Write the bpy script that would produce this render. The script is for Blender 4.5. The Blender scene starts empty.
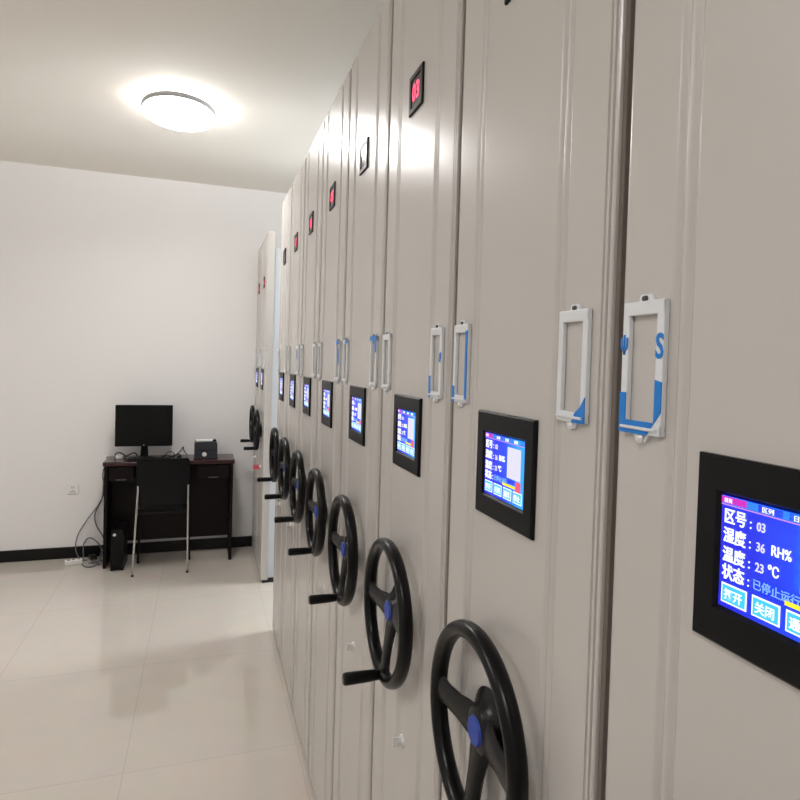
import bpy, bmesh, math, random
from mathutils import Vector, Matrix
S = bpy.context.scene
COL = S.collection
PI = math.pi
random.seed(4)

# ------------------------------------------------------------------ helpers
def lin(c):
    return tuple((v/12.92 if v <= .04045 else ((v+.055)/1.055)**2.4) for v in [x/255 for x in c]) + (1,)

def mat(name, rgb, rough=.5, metal=0, coat=0, spec=.5, emit=None, es=1.0, bump=None, noise=None, trans=0):
    m = bpy.data.materials.new(name); m.use_nodes = True
    nt = m.node_tree; b = nt.nodes['Principled BSDF']
    col = lin(rgb)
    b.inputs['Base Color'].default_value = col
    b.inputs['Roughness'].default_value = rough
    b.inputs['Metallic'].default_value = metal
    b.inputs['Coat Weight'].default_value = coat
    b.inputs['Coat Roughness'].default_value = .12
    b.inputs['Specular IOR Level'].default_value = spec
    b.inputs['Transmission Weight'].default_value = trans
    if emit:
        b.inputs['Emission Color'].default_value = lin(emit)
        b.inputs['Emission Strength'].default_value = es
    if noise:                                   # (scale, amount): faint colour variation
        tc = nt.nodes.new('ShaderNodeTexCoord'); n = nt.nodes.new('ShaderNodeTexNoise')
        n.inputs['Scale'].default_value = noise[0]; n.inputs['Detail'].default_value = 4
        nt.links.new(tc.outputs['Object'], n.inputs['Vector'])
        mx = nt.nodes.new('ShaderNodeMix'); mx.data_type = 'RGBA'
        mx.inputs['A'].default_value = tuple(max(0, v*(1-noise[1])) for v in col[:3])+(1,)
        mx.inputs['B'].default_value = tuple(min(1, v*(1+noise[1])) for v in col[:3])+(1,)
        nt.links.new(n.outputs['Fac'], mx.inputs['Factor'])
        nt.links.new(mx.outputs['Result'], b.inputs['Base Color'])
    if bump:                                    # (scale, strength)
        tc = nt.nodes.new('ShaderNodeTexCoord'); n = nt.nodes.new('ShaderNodeTexNoise')
        n.inputs['Scale'].default_value = bump[0]; n.inputs['Detail'].default_value = 3
        nt.links.new(tc.outputs['Object'], n.inputs['Vector'])
        bp = nt.nodes.new('ShaderNodeBump'); bp.inputs['Strength'].default_value = bump[1]
        bp.inputs['Distance'].default_value = .002
        nt.links.new(n.outputs['Fac'], bp.inputs['Height'])
        nt.links.new(bp.outputs['Normal'], b.inputs['Normal'])
    return m

M = {}
M['wall'] = mat('wall_paint', (236, 234, 233), .75, bump=(60, .05))
M['ceiling'] = mat('ceiling_paint', (238, 233, 224), .85)
M['baseboard'] = mat('black_baseboard', (10, 8, 8), .3, spec=.3)
M['paint'] = mat('beige_powder_coat', (192, 188, 183), .26)
M['paint_dark'] = mat('grey_plinth_steel', (30, 30, 32), .5)
M['side'] = mat('pale_grey_steel', (190, 193, 196), .35)
M['black'] = mat('black_plastic', (6, 6, 7), .3, spec=.25)
M['bezel'] = mat('black_bezel', (8, 8, 9), .4, spec=.2)
M['grip'] = mat('black_grip', (5, 5, 6), .35, spec=.25)
M['silver'] = mat('silver_film', (222, 225, 228), .28, metal=.15)
M['chrome'] = mat('chrome', (228, 228, 228), .32, metal=.55)
M['tube'] = mat('brushed_steel_tube', (190, 188, 185), .25, metal=1)
M['bluefilm'] = mat('blue_film', (16, 122, 208), .35, spec=.4)
M['bluebadge'] = mat('blue_badge', (36, 66, 160), .4, spec=.3)
M['screw'] = mat('screw_steel', (90, 90, 92), .35, metal=.8)
M['wood'] = mat('dark_mahogany', (48, 5, 12), .2, coat=.2, noise=(6, .3))
M['wood_dark'] = mat('dark_mahogany_panel', (14, 3, 4), .4, spec=.2, noise=(5, .3))
M['leather'] = mat('black_leatherette', (7, 7, 9), .45, spec=.2)
M['monitor'] = mat('monitor_black', (8, 8, 9), .4, spec=.2)
M['monscreen'] = mat('dark_screen_glass', (8, 8, 9), .45, spec=.2)
M['cablegrey'] = mat('grey_cable', (92, 92, 96), .5)
M['cableblack'] = mat('black_cable', (24, 24, 26), .5)
M['white'] = mat('white_plastic', (232, 231, 228), .35)
M['greyplug'] = mat('grey_socket_slots', (120, 120, 118), .5)
M['paper'] = mat('white_paper', (235, 234, 230), .8)
M['darkbox'] = mat('charcoal_plastic', (38, 42, 50), .38)
M['led'] = mat('red_led_digits', (120, 10, 20), .4, emit=(255, 60, 100), es=1.3)
M['ledglass'] = mat('black_display_glass', (30, 22, 24), .12)
M['red'] = mat('red_tag', (214, 82, 98), .45)
M['scr_txt'] = mat('screen_white_text', (20, 20, 20), .5, emit=(235, 240, 255), es=1.0)
M['scr_mag'] = mat('screen_magenta', (20, 20, 20), .5, emit=(205, 30, 190), es=.8)
M['scr_pink'] = mat('screen_pink_line', (20, 20, 20), .5, emit=(190, 130, 235), es=.9)
M['scr_tab'] = mat('screen_tab_blue', (10, 20, 40), .5, emit=(40, 130, 240), es=.8)
M['scr_btn'] = mat('screen_button_cyan', (10, 20, 40), .5, emit=(60, 190, 240), es=.9)
M['scr_yel'] = mat('screen_yellow', (20, 20, 10), .5, emit=(235, 225, 40), es=.9)
M['scr_red'] = mat('screen_red', (20, 10, 10), .5, emit=(235, 80, 110), es=.9)
M['scr_card'] = mat('screen_pale_card', (20, 20, 20), .5, emit=(225, 222, 240), es=.75)
M['scr_dim'] = mat('screen_grey_text', (20, 20, 20), .5, emit=(120, 170, 230), es=.9)
M['lampglow'] = mat('lamp_diffuser', (250, 250, 250), .5, emit=(255, 253, 251), es=35)
M['seal_shade'] = mat('grey_seal_gap_shade', (112, 104, 97), .7, spec=.2)  # dark tone carries the shade of the gap between cabinets
M['lampstrip'] = mat('lamp_light_strip', (250, 250, 250), .5, emit=(255, 253, 251), es=190)
M['lampbody'] = mat('lamp_white_rim', (170, 170, 170), .5)
M['frame'] = mat('window_frame_white', (225, 225, 225), .4)

# screen background: the blue picture on the display, lighter cyan towards its right
def screen_mat():
    m = bpy.data.materials.new('screen_blue_picture'); m.use_nodes = True; nt = m.node_tree
    b = nt.nodes['Principled BSDF']; b.inputs['Roughness'].default_value = .25
    b.inputs['Base Color'].default_value = (.01, .01, .02, 1)
    tc = nt.nodes.new('ShaderNodeTexCoord'); sp = nt.nodes.new('ShaderNodeSeparateXYZ')
    nt.links.new(tc.outputs['Generated'], sp.inputs[0])
    nz = nt.nodes.new('ShaderNodeTexNoise'); nz.inputs['Scale'].default_value = 3
    nt.links.new(tc.outputs['Generated'], nz.inputs['Vector'])
    ad = nt.nodes.new('ShaderNodeMath'); ad.operation = 'MULTIPLY_ADD'
    nt.links.new(nz.outputs['Fac'], ad.inputs[0]); ad.inputs[1].default_value = -.5
    inv = nt.nodes.new('ShaderNodeMath'); inv.operation = 'SUBTRACT'; inv.inputs[0].default_value = 1.15
    nt.links.new(sp.outputs['Y'], inv.inputs[1]); nt.links.new(inv.outputs[0], ad.inputs[2])
    cr = nt.nodes.new('ShaderNodeValToRGB'); nt.links.new(ad.outputs[0], cr.inputs[0])
    cr.color_ramp.elements[0].color = lin((16, 22, 205)); cr.color_ramp.elements[1].color = lin((20, 150, 235)); cr.color_ramp.elements[1].position = .8
    e = cr.color_ramp.elements.new(.45); e.color = lin((14, 60, 225))
    nt.links.new(cr.outputs[0], b.inputs['Emission Color']); b.inputs['Emission Strength'].default_value = .95
    return m
M['scr_bg'] = screen_mat()

# polished cream floor tiles with thin joints
def floor_mat():
    m = bpy.data.materials.new('polished_cream_tiles'); m.use_nodes = True; nt = m.node_tree
    b = nt.nodes['Principled BSDF']
    tc = nt.nodes.new('ShaderNodeTexCoord'); br = nt.nodes.new('ShaderNodeTexBrick')
    mp = nt.nodes.new('ShaderNodeMapping'); mp.inputs['Location'].default_value = (.25, .1, 0)
    nt.links.new(tc.outputs['Object'], mp.inputs[0]); nt.links.new(mp.outputs[0], br.inputs['Vector'])
    br.offset = 0; br.inputs['Scale'].default_value = 1
    br.inputs['Brick Width'].default_value = .62; br.inputs['Row Height'].default_value = .8
    br.inputs['Mortar Size'].default_value = .0025; br.inputs['Mortar Smooth'].default_value = .3
    br.inputs['Color1'].default_value = lin((205, 196, 186)); br.inputs['Color2'].default_value = lin((207, 198, 188))
    br.inputs['Mortar'].default_value = lin((196, 184, 172))
    n = nt.nodes.new('ShaderNodeTexNoise'); n.inputs['Scale'].default_value = 7; n.inputs['Detail'].default_value = 6
    nt.links.new(tc.outputs['Object'], n.inputs['Vector'])
    mx = nt.nodes.new('ShaderNodeMix'); mx.data_type = 'RGBA'; mx.blend_type = 'MULTIPLY'; mx.inputs['Factor'].default_value = .12
    nt.links.new(br.outputs['Color'], mx.inputs['A']); nt.links.new(n.outputs['Color'], mx.inputs['B'])
    nt.links.new(mx.outputs['Result'], b.inputs['Base Color'])
    b.inputs['Roughness'].default_value = .06; b.inputs['Specular IOR Level'].default_value = .8; b.inputs['Coat Weight'].default_value = .3; b.inputs['Coat Roughness'].default_value = .05
    return m
M['floor'] = floor_mat()

class MB:
    """collects shapes for one mesh"""
    def __init__(s): s.bm = bmesh.new(); s.mats = []
    def mi(s, m):
        if m is None: return 0
        if m not in s.mats: s.mats.append(m)
        return s.mats.index(m)
    def box(s, a, b, bev=0, m=None, seg=2):
        a, b = Vector(a), Vector(b)
        r = bmesh.ops.create_cube(s.bm, size=1)
        bmesh.ops.scale(s.bm, vec=b-a, verts=r['verts']); bmesh.ops.translate(s.bm, vec=(a+b)/2, verts=r['verts'])
        fs = {f for v in r['verts'] for f in v.link_faces}
        if bev:
            es = list({e for v in r['verts'] for e in v.link_edges})
            q = bmesh.ops.bevel(s.bm, geom=es, offset=bev, segments=seg, affect='EDGES', profile=.5)
            fs = {f for f in fs if f.is_valid} | set(q['faces'])
        k = s.mi(m)
        for f in fs: f.material_index = k
        return s
    def cyl(s, p0, p1, r0, r1=None, n=24, m=None, cap=True):
        p0, p1 = Vector(p0), Vector(p1); r1 = r0 if r1 is None else r1
        q = (p1-p0).to_track_quat('Z', 'Y').to_matrix()
        R = []
        for p, r in ((p0, r0), (p1, r1)):
            R.append([s.bm.verts.new(p + q @ Vector((r*math.cos(2*PI*i/n), r*math.sin(2*PI*i/n), 0))) for i in range(n)])
        k = s.mi(m)
        for i in range(n):
            f = s.bm.faces.new((R[0][i], R[0][(i+1) % n], R[1][(i+1) % n], R[1][i])); f.smooth = True; f.material_index = k
        if cap:
            f = s.bm.faces.new(R[0][::-1]); f.material_index = k
            f = s.bm.faces.new(R[1]); f.material_index = k
        return s
    def tube(s, pts, r, n=10, m=None, closed=False):
        pts = [Vector(p) for p in pts]; N = len(pts); rings = []; k = s.mi(m)
        up = Vector((0, 0, 1))
        for i, p in enumerate(pts):
            a = pts[i-1] if (i or closed) else p; b = pts[(i+1) % N] if (i < N-1 or closed) else p
            t = (b-a).normalized()
            u = t.cross(up)
            if u.length < .05: u = t.cross(Vector((0, 1, 0)))
            u.normalize(); up = u.cross(t).normalized(); w = up
            rings.append([s.bm.verts.new(p + r*(math.cos(2*PI*j/n)*u + math.sin(2*PI*j/n)*w)) for j in range(n)])
        for i in range(N if closed else N-1):
            A, B = rings[i], rings[(i+1) % N]
            for j in range(n):
                f = s.bm.faces.new((A[j], B[j], B[(j+1) % n], A[(j+1) % n])); f.smooth = True; f.material_index = k
        if not closed:
            s.bm.faces.new(rings[0]).material_index = k; s.bm.faces.new(rings[-1][::-1]).material_index = k
        return s
    def loft(s, rings, m=None, cap=True, smooth=True):
        R = [[s.bm.verts.new(Vector(p)) for p in r] for r in rings]; n = len(R[0]); k = s.mi(m)
        for A, B in zip(R, R[1:]):
            for j in range(n):
                f = s.bm.faces.new((A[j], A[(j+1) % n], B[(j+1) % n], B[j])); f.smooth = smooth; f.material_index = k
        if cap:
            s.bm.faces.new(R[0][::-1]).material_index = k; s.bm.faces.new(R[-1]).material_index = k
        return s
    def prism(s, poly, ax, a, b, m=None, smooth=False):
        """poly: 2-D points, extruded along axis ax from a to b (other axes in x,y,z order)"""
        def P(p, t):
            if ax == 'z': return (p[0], p[1], t)
            if ax == 'x': return (t, p[0], p[1])
            return (p[0], t, p[1])
        A = [s.bm.verts.new(P(p, a)) for p in poly]; B = [s.bm.verts.new(P(p, b)) for p in poly]; n = len(poly); k = s.mi(m)
        for j in range(n):
            f = s.bm.faces.new((A[j], A[(j+1) % n], B[(j+1) % n], B[j])); f.smooth = smooth; f.material_index = k
        s.bm.faces.new(A[::-1]).material_index = k; s.bm.faces.new(B).material_index = k
        return s
    def build(s, name, m, parent=None, sharp=35):
        me = bpy.data.meshes.new(name)
        bmesh.ops.recalc_face_normals(s.bm, faces=s.bm.faces)
        if sharp:
            for e in s.bm.edges:
                if len(e.link_faces) == 2 and e.calc_face_angle(0) > math.radians(sharp): e.smooth = False
        s.bm.to_mesh(me); s.bm.free()
        ms = [x for x in s.mats]
        if None in s.mats or not ms: ms = [m]
        for x in ms: me.materials.append(x or m)
        o = bpy.data.objects.new(name, me); COL.objects.link(o)
        if parent is not None: o.parent = parent
        return o

def tag(o, label=None, cat=None, group=None, kind=None):
    if label: o['label'] = label
    if cat: o['category'] = cat
    if group: o['group'] = group
    if kind: o['kind'] = kind
    return o
def empty(name, loc=(0, 0, 0), rz=0):
    o = bpy.data.objects.new(name, None); o.location = loc; o.rotation_euler = (0, 0, rz); o.empty_display_size = .1
    COL.objects.link(o); return o
def smooth_pts(P, k=6):
    """Catmull-Rom through the points"""
    P = [Vector(p) for p in P]; out = []
    Q = [P[0]*2-P[1]] + P + [P[-1]*2-P[-2]]
    for i in range(1, len(Q)-2):
        for j in range(k):
            t = j/k; a, b, c, d = Q[i-1:i+3]
            out.append(.5*((2*b)+(c-a)*t+(2*a-5*b+4*c-d)*t*t+(3*b-a-3*c+d)*t**3))
    out.append(P[-1]); return out

def text_mesh(body, size, place, m, mb, depth=.0006, xs=1.0, align='LEFT', bold=0):
    """adds lettering to mb; place maps (u right, v up, w out) of the text to a point"""
    c = bpy.data.curves.new('t', 'FONT'); c.body = body; c.size = size; c.extrude = depth/2; c.align_x = align
    c.resolution_u = 3; c.offset = bold
    o = bpy.data.objects.new('t', c); COL.objects.link(o); bpy.context.view_layer.update()
    me = o.evaluated_get(bpy.context.evaluated_depsgraph_get()).to_mesh()
    vs = [mb.bm.verts.new(place(v.co.x*xs, v.co.y, v.co.z)) for v in me.vertices]; k = mb.mi(m)
    for p in me.polygons:
        ids = [vs[i] for i in p.vertices]
        if len(set(ids)) > 2:
            try: mb.bm.faces.new(ids).material_index = k
            except ValueError: pass
    o.evaluated_get(bpy.context.evaluated_depsgraph_get()).to_mesh_clear()
    bpy.data.objects.remove(o); bpy.data.curves.remove(c)

# ------------------------------------------------------------------ the room
XL, XR, YB, YF, ZC = -2.7, 3.7, -2.6, 4.888, 2.837
def struct(name, mb, m): o = mb.build(name, m); o['kind'] = 'structure'; return o
struct('floor', MB().box((XL-.1, YB-.1, -.1), (XR+.1, YF+.1, 0)), M['floor'])
struct('ceiling', MB().box((XL-.1, YB-.1, ZC), (XR+.1, YF+.1, ZC+.1)), M['ceiling'])
struct('wall_back', MB().box((XL-.1, YF, 0), (XR+.1, YF+.1, ZC)), M['wall'])
struct('wall_left', MB().box((XL-.1, YB, 0), (XL, YF, ZC)), M['wall'])
struct('wall_front', MB().box((XL-.1, YB-.1, 0), (XR+.1, YB, ZC)), M['wall'])
WY0, WY1, WZ0, WZ1 = 3.1, 4.3, .85, 2.3
w = MB()
w.box((XR, YB, 0), (XR+.1, WY0, ZC)).box((XR, WY1, 0), (XR+.1, YF, ZC))
w.box((XR, WY0, 0), (XR+.1, WY1, WZ0)).box((XR, WY0, WZ1), (XR+.1, WY1, ZC))
struct('wall_right', w, M['wall'])
struct('baseboard_back', MB().box((XL, YF-.012, 0), (XR, YF, .083), .002), M['baseboard'])
struct('baseboard_left', MB().box((XL, YB, 0), (XL+.012, YF, .083), .002), M['baseboard'])
struct('baseboard_front', MB().box((XL, YB, 0), (XR, YB+.012, .083), .002), M['baseboard'])
wf = MB()
for a, b in (((XR+.02, WY0, WZ0), (XR+.07, WY0+.05, WZ1)), ((XR+.02, WY1-.05, WZ0), (XR+.07, WY1, WZ1)),
             ((XR+.02, WY0, WZ0), (XR+.07, WY1, WZ0+.05)), ((XR+.02, WY0, WZ1-.05), (XR+.07, WY1, WZ1)),
             ((XR+.03, (WY0+WY1)/2-.02, WZ0), (XR+.06, (WY0+WY1)/2+.02, WZ1))):
    wf.box(a, b)
struct('window_1', wf, M['frame'])

# ------------------------------------------------------------------ shelving cabinets
PITCH = .4045; FX = .385; TOP = 2.35
def cabinet_face():
    # outline of the pressed steel front: (depth, across); across 0 is the near edge
    P = [(.0, .0055), (.0022, .0085), (.0, .0115), (.004, .0135), (.004, .0165), (.0, .019)]
    def groove(y): return [(0, y-.0068), (0, y-.0055), (.0013, y-.0034), (.0036, y-.0004), (.0036, y+.0004), (.0013, y+.0034), (0, y+.0055), (0, y+.0068)]
    P = [(.022, .0055), (.0015, .0055), (.0, .0068), (.0, .0100), (.0045, .0112), (.0045, .0128), (.0, .0140), (.0, .0178), (.0035, .0190), (.0035, .0202), (0, .0214), (0, .0228)]
    for y in (.091, .104, .312, .326): P += groove(y)
    P += [(0, .3905), (0, .392), (.0015, .3955), (.006, .398), (.014, .3995), (.022, .4)]
    P = P + [(.045, .4), (.045, 0)]
    mb = MB(); mb.prism(P, 'z', .02, TOP, smooth=True)
    return mb

W_, H_, SY, SZ, SX = .110, .085, .110/2, 1.406, -.0034
def pl(u, v, w=0): return (SX-w, SY-u, SZ-H_+v)
def srect(mb, u0, v0, u1, v1, m, w=.0002):
    mb.box((SX-w-.0002, SY-u1, SZ-H_+v0), (SX-w, SY-u0, SZ-H_+v1), 0, m)
def stext(mb, t, u, v, size, m, xs=1, bold=0): text_mesh(t, size, lambda a, b, c: pl(u+a, v+b, .0008+c), m, mb, xs=xs, bold=bold)
def title_bar():
    mb = MB()
    srect(mb, .0, .0792, .110, .085, M['scr_tab'], .0001); srect(mb, .0, .0797, .022, .0847, M['scr_mag'], .0004)
    srect(mb, .0, .0780, .110, .0789, M['scr_pink'], .0003)
    for i in range(3): srect(mb, .032+i*.024, .0797, .051+i*.024, .0847, M['scr_bg'], .0004)
    stext(mb, '首页', .0025, .0805, .0038, M['scr_txt'])
    for i, t in enumerate(('区列', '日志', '设置')): stext(mb, t, .035+i*.024, .0803, .0045, M['scr_txt'], 1.1)
    return mb
def status_lettering():
    mb = MB()
    for t, val, unit, v, uu in (('区号', '03', '', .0658, 0), ('湿度', '36', 'RH%', .0513, .0555), ('温度', '23', '℃', .0366, .0535), ('状态', '', '', .0232, 0)):
        stext(mb, t, .003, v, .0122, M['scr_txt'], .82, .0002); stext(mb, ':', .0255, v, .0115, M['scr_txt'], .8)
        if val: stext(mb, val, .0315, v, .0092, M['scr_card'], .8, .0001)
        if unit: stext(mb, unit, uu-.012, v+.0005, .0105, M['scr_txt'], .74, .0001)
    stext(mb, '已停止运行', .030, .0238, .0082, M['scr_dim'], .9)
    srect(mb, .056, .0215, .090, .0248, M['scr_yel'], .0012)
    return mb
def picture_card():
    mb = MB(); srect(mb, .066, .0330, .101, .0735, M['scr_card'], .0004); srect(mb, .070, .0265, .096, .0320, M['scr_bg'], .0004)
    srect(mb, .090, .0190, .103, .0320, M['scr_red'], .0012); return mb
def button(i):
    mb = MB(); u = .003+i*.0268
    srect(mb, u, .0038, u+.0225, .0188, M['scr_txt'], .0003); srect(mb, u+.0012, .0051, u+.0213, .0175, M['scr_btn'], .0006)
    stext(mb, ('打开', '关闭', '通风', '停止')[i], u+.0028, .0077, .0088, M['scr_txt'], .92, .0002); return mb

def wheel_mesh():
    """three-spoked handwheel; its axle points out of the cabinet (-x), centre at the origin of the face"""
    mb = MB(); RY, RZ = .122, .131; xo = -.031; n = 64; k = 14; rings = []
    for i in range(n):
        a = 2*PI*i/n; rg = []
        for j in range(k):
            b = 2*PI*j/k; e = .012*math.cos(b); rg.append((xo-.0135*math.sin(b), (RY+e)*math.cos(a), (RZ+e)*math.sin(a)))
        rings.append(rg)
    mb.loft(rings+[rings[0]], cap=False)
    bmesh.ops.remove_doubles(mb.bm, verts=mb.bm.verts, dist=1e-6)
    # bell-shaped hub
    prof = [(-.0005, .050), (-.004, .052), (-.009, .044), (-.015, .036), (-.020, .033), (-.025, .029), (-.027, .022)]
    mb.loft([[(x, r*math.cos(2*PI*i/28), r*math.sin(2*PI*i/28)) for i in range(28)] for x, r in prof])
    # spokes: left, right, down; broad at the hub, waisted, dished towards the rim
    for ang in (0, PI, -PI/2):
        d = Vector((0, math.cos(ang), math.sin(ang))); sd = Vector((0, -math.sin(ang), math.cos(ang)))
        rings = []
        for r, hw, th, x in ((.015, .026, .008, -.017), (.035, .024, .008, -.020), (.06, .019, .0075, -.024), (.09, .018, .0075, -.028), (.108, .021, .0075, -.030), (.122, .027, .007, -.031)):
            c = d*r + Vector((x, 0, 0))
            rings.append([c + sd*(hw*math.cos(2*PI*j/12)) + Vector((th*math.sin(2*PI*j/12), 0, 0)) for j in range(12)])
        mb.loft(rings)
    return mb
WHEEL_Y, WHEEL_Z = .2225, 1.0055

def make_cabinet(y0, label, digits='', films=((), ()), kn='on', lock=True, screen=True):
    """films: blue film patches on the near and the far card holder"""
    root = empty('shelving_cabinet', (FX, y0, 0))
    tag(root, label, 'cabinet', 'row of mobile shelving cabinets')
    def ch(me_name, builder, m, parent=None, loc=None, key=None):
        parent = parent or root; key = key or me_name
        if key in CACHE:
            o = CACHE[key].copy(); COL.objects.link(o); o.parent = parent
        else:
            o = builder().build(me_name, m, parent); CACHE[key] = o
        if loc is not None: o.location = loc
        return o
    ch('front_panel', cabinet_face, M['paint'])
    if y0 < 4: ch('edge_seal_shade', lambda: MB().box((.0045, -.0012, .02), (.04, .0054, TOP-.002), .0008, seg=1), M['seal_shade'])  # seal strip in the gap, its dark colour stands in for shade
    ch('shelf_body', lambda: MB().box((.045, .012, .03), (2.75, .388, 2.245), .003), M['side'])
    ch('plinth', lambda: MB().box((.012, .006, .0), (2.7, .394, .03)), M['paint_dark'])
    # touch screen
    def bez():
        mb = MB(); a = [(-.0785, 1.29), (.0785, 1.29), (.0785, 1.436), (-.0785, 1.436)]
        def ring(y, z0, z1, x): return [(x, -y, z0), (x, y, z0), (x, y, z1), (x, -y, z1)]
        mb.loft([ring(.0785, 1.2900, 1.4360, 0), ring(.0785, 1.2900, 1.4360, -.004), ring(.0765, 1.292, 1.434, -.006),
                 ring(.0585, 1.3175, 1.4095, -.006), ring(.0552, 1.3208, 1.4062, -.0018), ring(.03, 1.34, 1.39, -.0018)], smooth=False)
        return mb
    ts = ch('touch_screen', bez, M['bezel'], loc=(0, .2115, 0))
    dp = ch('display', lambda: MB().box((-.0032, -.0551, 1.3209), (-.001, .0551, 1.4061)), M['scr_bg'], ts)
    ch('title_bar', title_bar, M['scr_txt'], ts); ch('status_lettering', status_lettering, M['scr_txt'], ts)
    ch('picture_card', picture_card, M['scr_card'], ts)
    for i in range(4): ch('screen_button', lambda: button(i), M['scr_txt'], ts, key='button%d' % i)
    # red number display
    def nd():
        mb = MB(); 
        def ring(h, x): return [(x, -h, 2.034-h), (x, h, 2.034-h), (x, h, 2.034+h), (x, -h, 2.034+h)]
        mb.loft([ring(.0385, 0), ring(.0385, -.003), ring(.037, -.0045), ring(.0285, -.0045), ring(.027, -.001), ring(.01, -.001)], smooth=False)
        return mb
    n = ch('number_display', nd, M['bezel'], loc=(0, .214, 0))
    ch('display_window', lambda: MB().box((-.0026, -.0278, 2.0062), (-.0008, .0278, 2.0618)), M['ledglass'], n)
    if digits:
        mb = MB()
        text_mesh(digits, .046, lambda u, v, w: (-.0032-w, -u, 2.018+v), None, mb, xs=.92, align='CENTER', bold=.0012)
        mb.build('digits', M['led'], n)
    # card holders
    def holder():
        mb = MB(); y, z0, z1 = .0270, 1.4415, 1.5635; x = -.006
        mb.box((x, -y, z0), (-.0002, -y+.0095, z1), .0012); mb.box((x, y-.0085, z0), (-.0002, y, z1), .0012)
        mb.box((x, -y, z1-.013), (-.0002, y, z1), .0012); mb.box((x, -y, z0), (-.0002, y, z0+.0115), .0012)
        mb.cyl((x-.0016, -y+.004, z0+.0055), (x-.0016, y-.004, z0+.0055), .0016, n=10)
        mb.prism([(-.010, z1-.002), (-.007, z1+.006), (.007, z1+.006), (.010, z1-.002)], 'x', -.0035, -.0002)
        mb.prism([(-.011, z0+.002), (-.006, z0-.007), (.006, z0-.007), (.011, z0+.002)], 'x', -.0035, -.0002)
        return mb
    for s, (yy, fl) in enumerate(((.061, films[0]), (.3595, films[1]))):
        h = ch('card_holder', holder, M['silver'], loc=(0, yy, 0))
        def scr():
            return MB().cyl((-.0035, 0, 0), (-.0062, 0, 0), .0030, .0024, n=14)
        ch('screw', scr, M['screw'], h, loc=(0, 0, 1.5655))
        ch('screw', lambda: MB().cyl((-.0035, 0, 0), (-.0056, 0, 0), .0050, .0046, n=16).cyl((-.0050, 0, 0), (-.0072, 0, 0), .0044, .0022, n=16), M['chrome'], h, loc=(0, 0, 1.4382), key='screw_dome')
        if fl:
            for f in fl:
                mb = MB()
                if f[0] == 'txt':
                    text_mesh(f[1], f[2], lambda u, v, w, f=f: (-.0066-w, f[3]-u, f[4]+v), None, mb, xs=.72, bold=.0006)
                else:
                    mb.prism([(-u, v) for u, v in f], 'x', -.0068, -.0058)
                mb.build('printed_letter' if f[0] == 'txt' else 'blue_film', M['bluefilm'], h)
    # handwheel, crank grip, badge
    wl = ch('handwheel', wheel_mesh, M['black'], loc=(0, WHEEL_Y, WHEEL_Z))
    def grip():
        mb = MB(); y, z = .004, -.129
        pr = [(-.036, .0085), (-.044, .0100), (-.060, .0112), (-.085, .0118), (-.108, .0122), (-.113, .0112), (-.115, .008)]
        mb.loft([[(x, y+r*math.cos(2*PI*i/18), z+r*math.sin(2*PI*i/18)) for i in range(18)] for x, r in pr])
        return mb
    ch('crank_grip', grip, M['grip'], wl)
    ch('hub_badge', lambda: MB().cyl((-.027, 0, 0), (-.0305, 0, 0), .0195, .0175, n=28), M['bluebadge'], wl)
    def lk():
        mb = MB(); mb.cyl((.001, 0, 0), (-.003, 0, 0), .0125, .0115, n=24); mb.cyl((-.001, 0, 0), (-.012, 0, 0), .0085, .0078, n=20)
        mb.box((-.020, -.0022, -.009), (-.010, .0022, .009), .001)
        return mb
    ch('lock', lk, M['chrome'], loc=(0, .19, .757))
    return root
CACHE = {}
E_ = .0270
zb, zt = 1.4415, 1.5635
# film patches use u = picture-right from the holder centre, v = height
fA = ([(-E_, 1.479), (-E_, zb), (.010, zb), (E_, 1.463), (E_, 1.490), (.0188, 1.492), (.0188, 1.4535), (-.0188, 1.4535), (-.0188, 1.479)],
      ('txt', 'S', .031, -.0178, 1.5115), ('txt', 'ψ', .020, .0290, 1.519))
fBn = ([(.004, zb), (E_, zb), (E_, 1.470), (.019, 1.459), (.010, 1.4525)],)
fBf = ([(.0195, zb+.008), (.0265, zb+.006), (.0265, 1.553), (.0195, 1.553)], [(-E_, zb), (-.018, zb), (-.019, 1.466), (-E_, 1.468)])
fCn = ([(-E_, zb), (-.0185, zb), (-.0195, 1.480), (-E_, 1.480)], [(.018, 1.506), (.024, 1.503), (E_, 1.513), (E_, 1.521), (.020, 1.519)])
fDn = ([(-.027, 1.552), (.027, 1.552), (.027, 1.5632), (-.027, 1.5632)], [(.008, 1.552), (.0265, 1.552), (.0265, 1.525), (.019, 1.523)])
fDf = ([(-.002, 1.5515), (.0265, 1.5515), (.0265, 1.5632), (.006, 1.5632)],)
fEn = ([(-.010, 1.5515), (.024, 1.5515), (.024, 1.5632), (-.022, 1.5632)], [(.019, 1.490), (.0265, 1.490), (.0265, 1.54), (.019, 1.54)])
fGn = ([(-.0265, 1.505), (-.0185, 1.505), (-.0185, 1.545), (-.0265, 1.545)],)
Y0 = .4990
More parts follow.
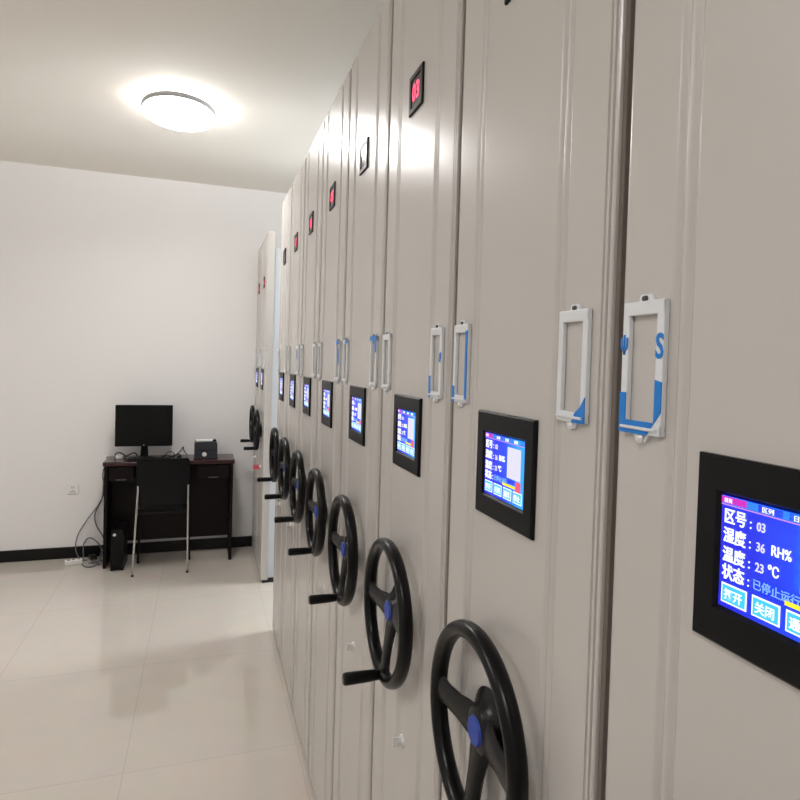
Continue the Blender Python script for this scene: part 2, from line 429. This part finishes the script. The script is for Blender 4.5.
rows = [
 (Y0-PITCH-.0035, 'beige shelving cabinet nearest the camera, card holder with blue film printed S', '01', ((), fA)),
 (Y0, 'beige shelving cabinet second from the camera, whole touch screen showing', '02', (fBn, fBf)),
 (Y0+PITCH, 'beige shelving cabinet with the topmost lit red number display in the photo', '03', (fCn, ())),
 (Y0+2*PITCH, 'beige shelving cabinet whose number display is dark amid the lamp glare', '', (fDn, fDf)),
 (Y0+3*PITCH, 'beige shelving cabinet fifth from the camera, just beyond the dark number display', '05', (fEn, ())),
 (Y0+4*PITCH, 'beige shelving cabinet sixth from the camera, third lit red display from the top', '06', ((), ())),
 (Y0+5*PITCH, 'beige shelving cabinet second from the open aisle in the near row', '07', (fGn, ())),
 (Y0+6*PITCH, 'beige shelving cabinet at the end of the near row beside the open aisle', '', ((), ())),
 (4.046, 'beige shelving cabinet across the open aisle with pale side and red key tag', '09', ((), ())),
 (4.046+PITCH, 'farthest beige shelving cabinet, against the back wall', '10', ((), ())),
]
cabs = [make_cabinet(*r) for r in rows]
# key with a red tag in the lock of the cabinet across the aisle
k = empty('key_tag', (FX-.021, 4.046+.19, .757))
tag(k, 'red key tag hanging from the lock of the cabinet across the open aisle', 'key tag')
MB().box((-.016, -.001, -.004), (.008, .001, .004)).cyl((-.020, -.0012, 0), (-.020, .0012, 0), .009, n=16).build('key', M['cableblack'], k)
MB().tube([(-.024+.006*math.cos(a*PI/6), .003*math.sin(a*PI/6), -.006+.008*math.sin(a*PI/6)) for a in range(12)], .0008, 6, closed=True).build('ring', M['chrome'], k)
MB().box((-.030, -.004, -.020), (.014, -.0015, .010), .003).build('tag', M['red'], k)

# ------------------------------------------------------------------ ceiling lamps
def lamp(x, y, label):
    r = empty('ceiling_lamp', (x, y, ZC)); tag(r, label, 'lamp', None)
    def ring(rx, z, n=72): ry = rx*1.27; return [(rx*math.cos(2*PI*i/n), ry*math.sin(2*PI*i/n), z) for i in range(n)]
    MB().loft([ring(.100, 0), ring(.100, -.029)]).build('light_strip', M['lampstrip'], r)
    MB().loft([ring(.09, -.028), ring(.182, -.028), ring(.187, -.030), ring(.187, -.050), ring(.183, -.054), ring(.05, -.054)]).build('rim', M['lampbody'], r)
    MB().loft([ring(.180, -.050), ring(.180, -.056), ring(.165, -.061), ring(.12, -.065), ring(.05, -.067)]).build('diffuser', M['lampglow'], r)
    return r
lamp(-.152, 3.42, 'round white ceiling lamp glowing above the aisle')
def second():  # unseen lamp behind the camera, added to light the near cabinets
    return lamp(-.9, -.7, 'round white ceiling lamp added unseen behind the camera')
second()
lamp(-1.75, 1.3, 'round white ceiling lamp added unseen left of the frame')  # unseen lamp added to brighten the near part and ceiling

# ------------------------------------------------------------------ desk
d = empty('desk', (0, 4.58, 0)); tag(d, 'dark mahogany computer desk standing against the white back wall', 'desk')
DX0, DX1, DD = -.655, .222, .285
mb = MB(); mb.box((DX0-.006, -.012, .722), (DX1+.006, DD, .752), .006, seg=3); mb.build('tabletop', M['wood'], d)
MB().box((DX0+.004, 0, 0), (DX0+.026, DD-.01, .722), .002).build('side_panel', M['wood_dark'], d)
MB().box((DX1-.026, 0, 0), (DX1-.004, DD-.01, .722), .002).build('side_panel', M['wood_dark'], d)
MB().box((DX0+.026, .19, .135), (DX1-.026, .208, .722), .001).build('modesty_panel', M['wood_dark'], d)
for a, b in ((DX0+.03, -.462), (-.035, DX1-.03)):
    dr = MB().box((a, .012, .612), (b, .028, .712), .003).box((a+.006, .028, .618), (b-.006, .185, .705)).build('drawer', M['wood_dark'], d)
    c = (a+b)/2
    MB().box((c-.035, -.002, .619), (c+.035, .012, .626), .002).build('drawer_handle', M['screw'], dr)

# monitor
m = empty('monitor', (-.408, 4.70, .752), 0); tag(m, 'black widescreen monitor switched off, standing on the dark desk', 'monitor')
mb = MB(); mb.box((-.193, -.012, .092), (.193, .018, .392), .005, seg=3); mb.box((-.12, .018, .13), (.12, .040, .34), .01); mb.build('casing', M['monitor'], m)
MB().box((-.180, -.0132, .112), (.180, -.0118, .380)).build('screen', M['monscreen'], m)
MB().prism([(-.026, .0), (.030, .0), (.024, .10), (.016, .17), (-.014, .17), (-.02, .10)], 'y', .012, .034).build('neck', M['monitor'], m)
MB().loft([[(rx*math.cos(2*PI*i/36)+.002, rx*.62*math.sin(2*PI*i/36)-.004, z) for i in range(36)] for rx, z in ((.088, .0005), (.090, .006), (.080, .012), (.03, .017))]).build('base', M['monitor'], m)
MB().cyl((.0, -.0128, .128-.026), (.0, -.0142, .128-.026), .004, n=14).build('power_button', M['silver'], m)

# keyboard, half hidden behind the chair back
kb = empty('keyboard', (-.36, 4.618, .752)); tag(kb, 'black keyboard lying on the desk in front of the monitor', 'keyboard')
MB().box((-.15, -.035, .001), (.15, .035, .014), .003).build('case', M['black'], kb)
mb = MB()
for r in range(4):
    for c in range(15): mb.box((-.142+c*.019, -.029+r*.015, .012), (-.142+c*.019+.016, -.029+r*.015+.012, .019), .0015, seg=1)
mb.build('keys', M['bezel'], kb)
# mouse
ms = MB()
ms.loft([[(.018*s*math.cos(2*PI*i/20), .03*s*math.sin(2*PI*i/20), z) for i in range(20)] for s, z in ((.92, .0005), (1, .006), (.95, .016), (.75, .024), (.4, .029), (.1, .030))])
o = ms.build('mouse', M['black']); o.location = (-.165, 4.625, .752); tag(o, 'black computer mouse on the desk right of the keyboard', 'mouse')
# small label printer
p = empty('label_printer', (.022, 4.71, .752)); tag(p, 'small charcoal desktop printer with white paper on top, right on the desk', 'printer')
mb = MB(); mb.prism([(-.082, .0), (.082, .0), (.082, .105), (.072, .122), (-.078, .122), (-.082, .112)], 'y', -.06, .07); mb.box((-.086, -.064, 0), (.086, .074, .010), .002); mb.build('housing', M['darkbox'], p)
MB().box((-.070, -.03, .1222), (.046, .05, .133), .003).build('paper_roll', M['paper'], p)
MB().box((.050, -.02, .1222), (.072, .04, .134), .003).build('top_latch', M['black'], p)
MB().cyl((-.010, -.060, .030), (-.010, -.066, .030), .017, .0145, n=24).build('round_button', M['white'], p)
MB().box((-.062, -.0625, .060), (.062, -.060, .066)).build('paper_slot', M['black'], p)
# white charger and cable coil left, cable tangle right
o = MB().box((-.022, -.014, 0), (.022, .014, .024), .005, seg=3).build('charger', M['white']); o.location = (-.575, 4.72, .752); o.rotation_euler = (0, 0, .3)
tag(o, 'small white charger block on the left end of the desk', 'charger')
def cable(name, pts, r, m, label, k=6):
    o = MB().tube(smooth_pts(pts, k), r, 8).build(name, m); return tag(o, label, 'cable')
cable('cable', [(-.61, 4.80, .758), (-.60, 4.74, .785), (-.565, 4.69, .80), (-.53, 4.70, .775), (-.545, 4.75, .757), (-.50, 4.76, .78), (-.47, 4.73, .79), (-.45, 4.77, .757), (-.42, 4.80, .757)], .0045, M['cableblack'], 'black cable looped on the desk left of the monitor stand')
cable('cable', [(-.30, 4.78, .757), (-.27, 4.72, .770), (-.235, 4.70, .80), (-.20, 4.71, .785), (-.21, 4.76, .757), (-.165, 4.74, .79), (-.14, 4.72, .83), (-.135, 4.76, .80), (-.11, 4.78, .757)], .004, M['cablegrey'], 'grey cable tangled on the desk between monitor and printer')
cable('cable', [(-.29, 4.70, .757), (-.25, 4.68, .775), (-.21, 4.69, .764), (-.17, 4.70, .78), (-.15, 4.73, .757)], .005, M['cableblack'], 'black cable lying on the desk right of the monitor stand')
# cables hanging left of the desk down to the floor
cable('cable', [(-.665, 4.85, .75), (-.70, 4.86, .62), (-.685, 4.86, .50), (-.72, 4.86, .40), (-.80, 4.86, .28), (-.86, 4.865, .17), (-.87, 4.855, .07), (-.83, 4.80, .012), (-.78, 4.77, .012)], .004, M['cablegrey'], 'grey cable sweeping farthest left from the desk down to the power strip')
cable('cable', [(-.668, 4.83, .75), (-.69, 4.85, .58), (-.70, 4.85, .44), (-.745, 4.85, .33), (-.735, 4.85, .24), (-.69, 4.84, .16), (-.665, 4.80, .09), (-.70, 4.72, .012), (-.76, 4.70, .012)], .0045, M['cablegrey'], 'grey cable bulging left then returning to the desk side')
cable('cable', [(-.664, 4.86, .70), (-.672, 4.87, .50), (-.678, 4.865, .30), (-.675, 4.85, .12), (-.70, 4.78, .012), (-.66, 4.72, .012)], .0045, M['cablegrey'], 'grey cable hanging straight down beside the desk')
cable('cable', [(-.81, 4.80, .012), (-.82, 4.865, .10), (-.79, 4.867, .145), (-.75, 4.867, .13), (-.71, 4.86, .085), (-.69, 4.82, .035)], .004, M['cablegrey'], 'grey cable arching over the baseboard behind the power strip')
cable('cable', [(-.80, 4.70, .006), (-.77, 4.64, .006), (-.73, 4.63, .006), (-.70, 4.66, .012), (-.72, 4.71, .015), (-.745, 4.73, .006), (-.72, 4.70, .03), (-.68, 4.66, .006)], .0045, M['cablegrey'], 'grey cable coiled on the floor beside the desk')
ps = empty('power_strip', (-.862, 4.735, 0), .25); tag(ps, 'white power strip lying on the floor left of the desk', 'power strip')
MB().box((-.055, -.022, .001), (.055, .022, .032), .005, seg=3).build('casing', M['white'], ps)
for i in range(3):
    MB().box((-.04+i*.032, -.010, .032), (-.022+i*.032, .010, .0335)).build('socket', M['greyplug'], ps)
o = MB().box((-.022, -.03, .001), (.022, .03, .034), .005).build('power_adapter', M['cableblack']); o.location = (-.750, 4.815, .0); o.rotation_euler = (0, 0, .5)
tag(o, 'dark power adapter on the floor right of the white power strip', 'power adapter')
# wall socket
so = empty('wall_socket', (-.9, YF, .510)); tag(so, 'white wall socket low on the back wall left of the desk', 'socket')
MB().box((-.040, -.008, -.038), (.040, 0, .038), .004).build('plate', M['white'], so)
mb = MB()
for x, z in ((-.006, .012), (.006, .012), (0, -.012), (-.012, -.02), (.012, -.02)): mb.box((x-.0022, -.0092, z-.006), (x+.0022, -.0078, z+.006))
mb.build('slots', M['greyplug'], so)

# computer tower under the left end of the desk
t = empty('computer_tower', (-.552, 4.52, 0)); tag(t, 'slim black computer tower on the floor under the left end of the desk', 'computer')
MB().box((-.040, .006, .012), (.040, .24, .285), .004).build('casing', M['black'], t)
MB().prism([(-.041, .012), (.041, .012), (.041, .25), (.034, .29), (-.034, .29), (-.041, .25)], 'y', -.008, .006).build('front_cover', M['monitor'], t)
MB().cyl((-.018, -.008, .255), (-.018, -.012, .255), .010, .009, n=20).build('power_button', M['silver'], t)
MB().box((-.024, -.0095, .20), (.024, -.008, .206)).build('disc_slot', M['black'], t)
for x in (-.034, .034): MB().box((x-.008, .0, 0), (x+.008, .24, .013), .002).build('foot', M['black'], t)

# chair
c = empty('office_chair', (-.255, 4.40, 0)); tag(c, 'black chair with silver tube legs pushed up to the desk, seen from behind', 'chair')
def back():
    rings = []
    for z, hw, y in ((.478, .150, .012), (.50, .158, .006), (.58, .163, .000), (.68, .169, -.008), (.76, .173, -.018), (.790, .170, -.022), (.802, .160, -.023)):
        rg = []
        for i in range(28):
            a = 2*PI*i/28; cx = math.copysign(abs(math.cos(a))**.35, math.cos(a)); sy = math.copysign(abs(math.sin(a))**.5, math.sin(a))
            rg.append((hw*cx, y-.012*(1-cx*cx)*1.0+.011*sy, z))
        rings.append(rg)
    return MB().loft(rings)
back().build('backrest', M['leather'], c)
mb = MB(); rings = []
for z, f in ((.432, .93), (.438, .99), (.455, 1), (.468, .97), (.474, .86)):
    rings.append([(.165*f*math.copysign(abs(math.cos(a))**.4, math.cos(a)), .13+.125*f*math.copysign(abs(math.sin(a))**.4, math.sin(a)), z) for a in [2*PI*i/36 for i in range(36)]])
mb.loft(rings).build('seat', M['leather'], c)
for s in (-1, 1):
    top = -.158 if s < 0 else .164
    bot = -.184 if s < 0 else .168
    MB().tube(smooth_pts([(top, -.012, .615), (top, -.014, .57), (top*.6+bot*.4, -.018, .36), (bot, -.022, .008)]), .0075, 12).build('leg', M['tube'], c)
    MB().tube(smooth_pts([(s*.160, .245, .43), (s*.168, .250, .22), (s*.175, .258, .008)]), .0075, 12).build('leg', M['black'], c)
MB().tube([(-.170, -.013, .425), (.170, -.013, .425)], .006, 10).tube([(-.160, .245, .425), (.160, .245, .425)], .006, 10).tube([(-.168, -.013, .425), (-.160, .245, .425)], .006, 10).tube([(.168, -.013, .425), (.160, .245, .425)], .006, 10).build('seat_frame', M['black'], c)
for x, y in ((-.184, -.022), (.168, -.022), (-.175, .258), (.175, .258)): MB().cyl((x, y, 0), (x, y, .012), .010, .009, n=16).build('foot_cap', M['black'], c)

# ------------------------------------------------------------------ light
def area(name, loc, rot, sx, sy, power, col=(1, 1, 1)):
    l = bpy.data.lights.new(name, 'AREA'); l.shape = 'RECTANGLE'; l.size = sx; l.size_y = sy; l.energy = power; l.color = col
    o = bpy.data.objects.new(name, l); o.location = loc; o.rotation_euler = rot; COL.objects.link(o); return o
area('daylight_at_window', (XR+.25, (WY0+WY1)/2, (WZ0+WZ1)/2), (0, PI/2, 0), WZ1-WZ0, WY1-WY0, 150, (.92, .97, 1))
wd = bpy.data.worlds.new('World'); S.world = wd; wd.use_nodes = True
wd.node_tree.nodes['Background'].inputs[0].default_value = (.75, .85, 1, 1); wd.node_tree.nodes['Background'].inputs[1].default_value = 1.0

# ------------------------------------------------------------------ camera
yaw, pit, rol, F, CY = .3167, -.0256, .0288, 597.5, 378.7
Fv = Vector((math.sin(yaw)*math.cos(pit), math.cos(yaw)*math.cos(pit), math.sin(pit)))
R = Vector((math.cos(yaw), -math.sin(yaw), 0)); U = R.cross(Fv)
R2 = math.cos(rol)*R + math.sin(rol)*U; U2 = -math.sin(rol)*R + math.cos(rol)*U
cam = bpy.data.cameras.new('camera'); co = bpy.data.objects.new('camera', cam); COL.objects.link(co)
mw = Matrix((R2, U2, -Fv)).transposed().to_4x4(); mw.translation = (0, 0, 1.5); co.matrix_world = mw
cam.sensor_width = 36; cam.lens = F/800*36; cam.shift_y = -(400-CY)/800; cam.clip_start = .02
S.camera = co
S.view_settings.view_transform = 'Standard'; S.view_settings.look = 'None'; S.view_settings.gamma = 1
S.view_settings.exposure = .5
S.cycles.max_bounces = 10; S.cycles.diffuse_bounces = 6
S.cycles.sample_clamp_indirect = 4
S.cycles.use_denoising = True
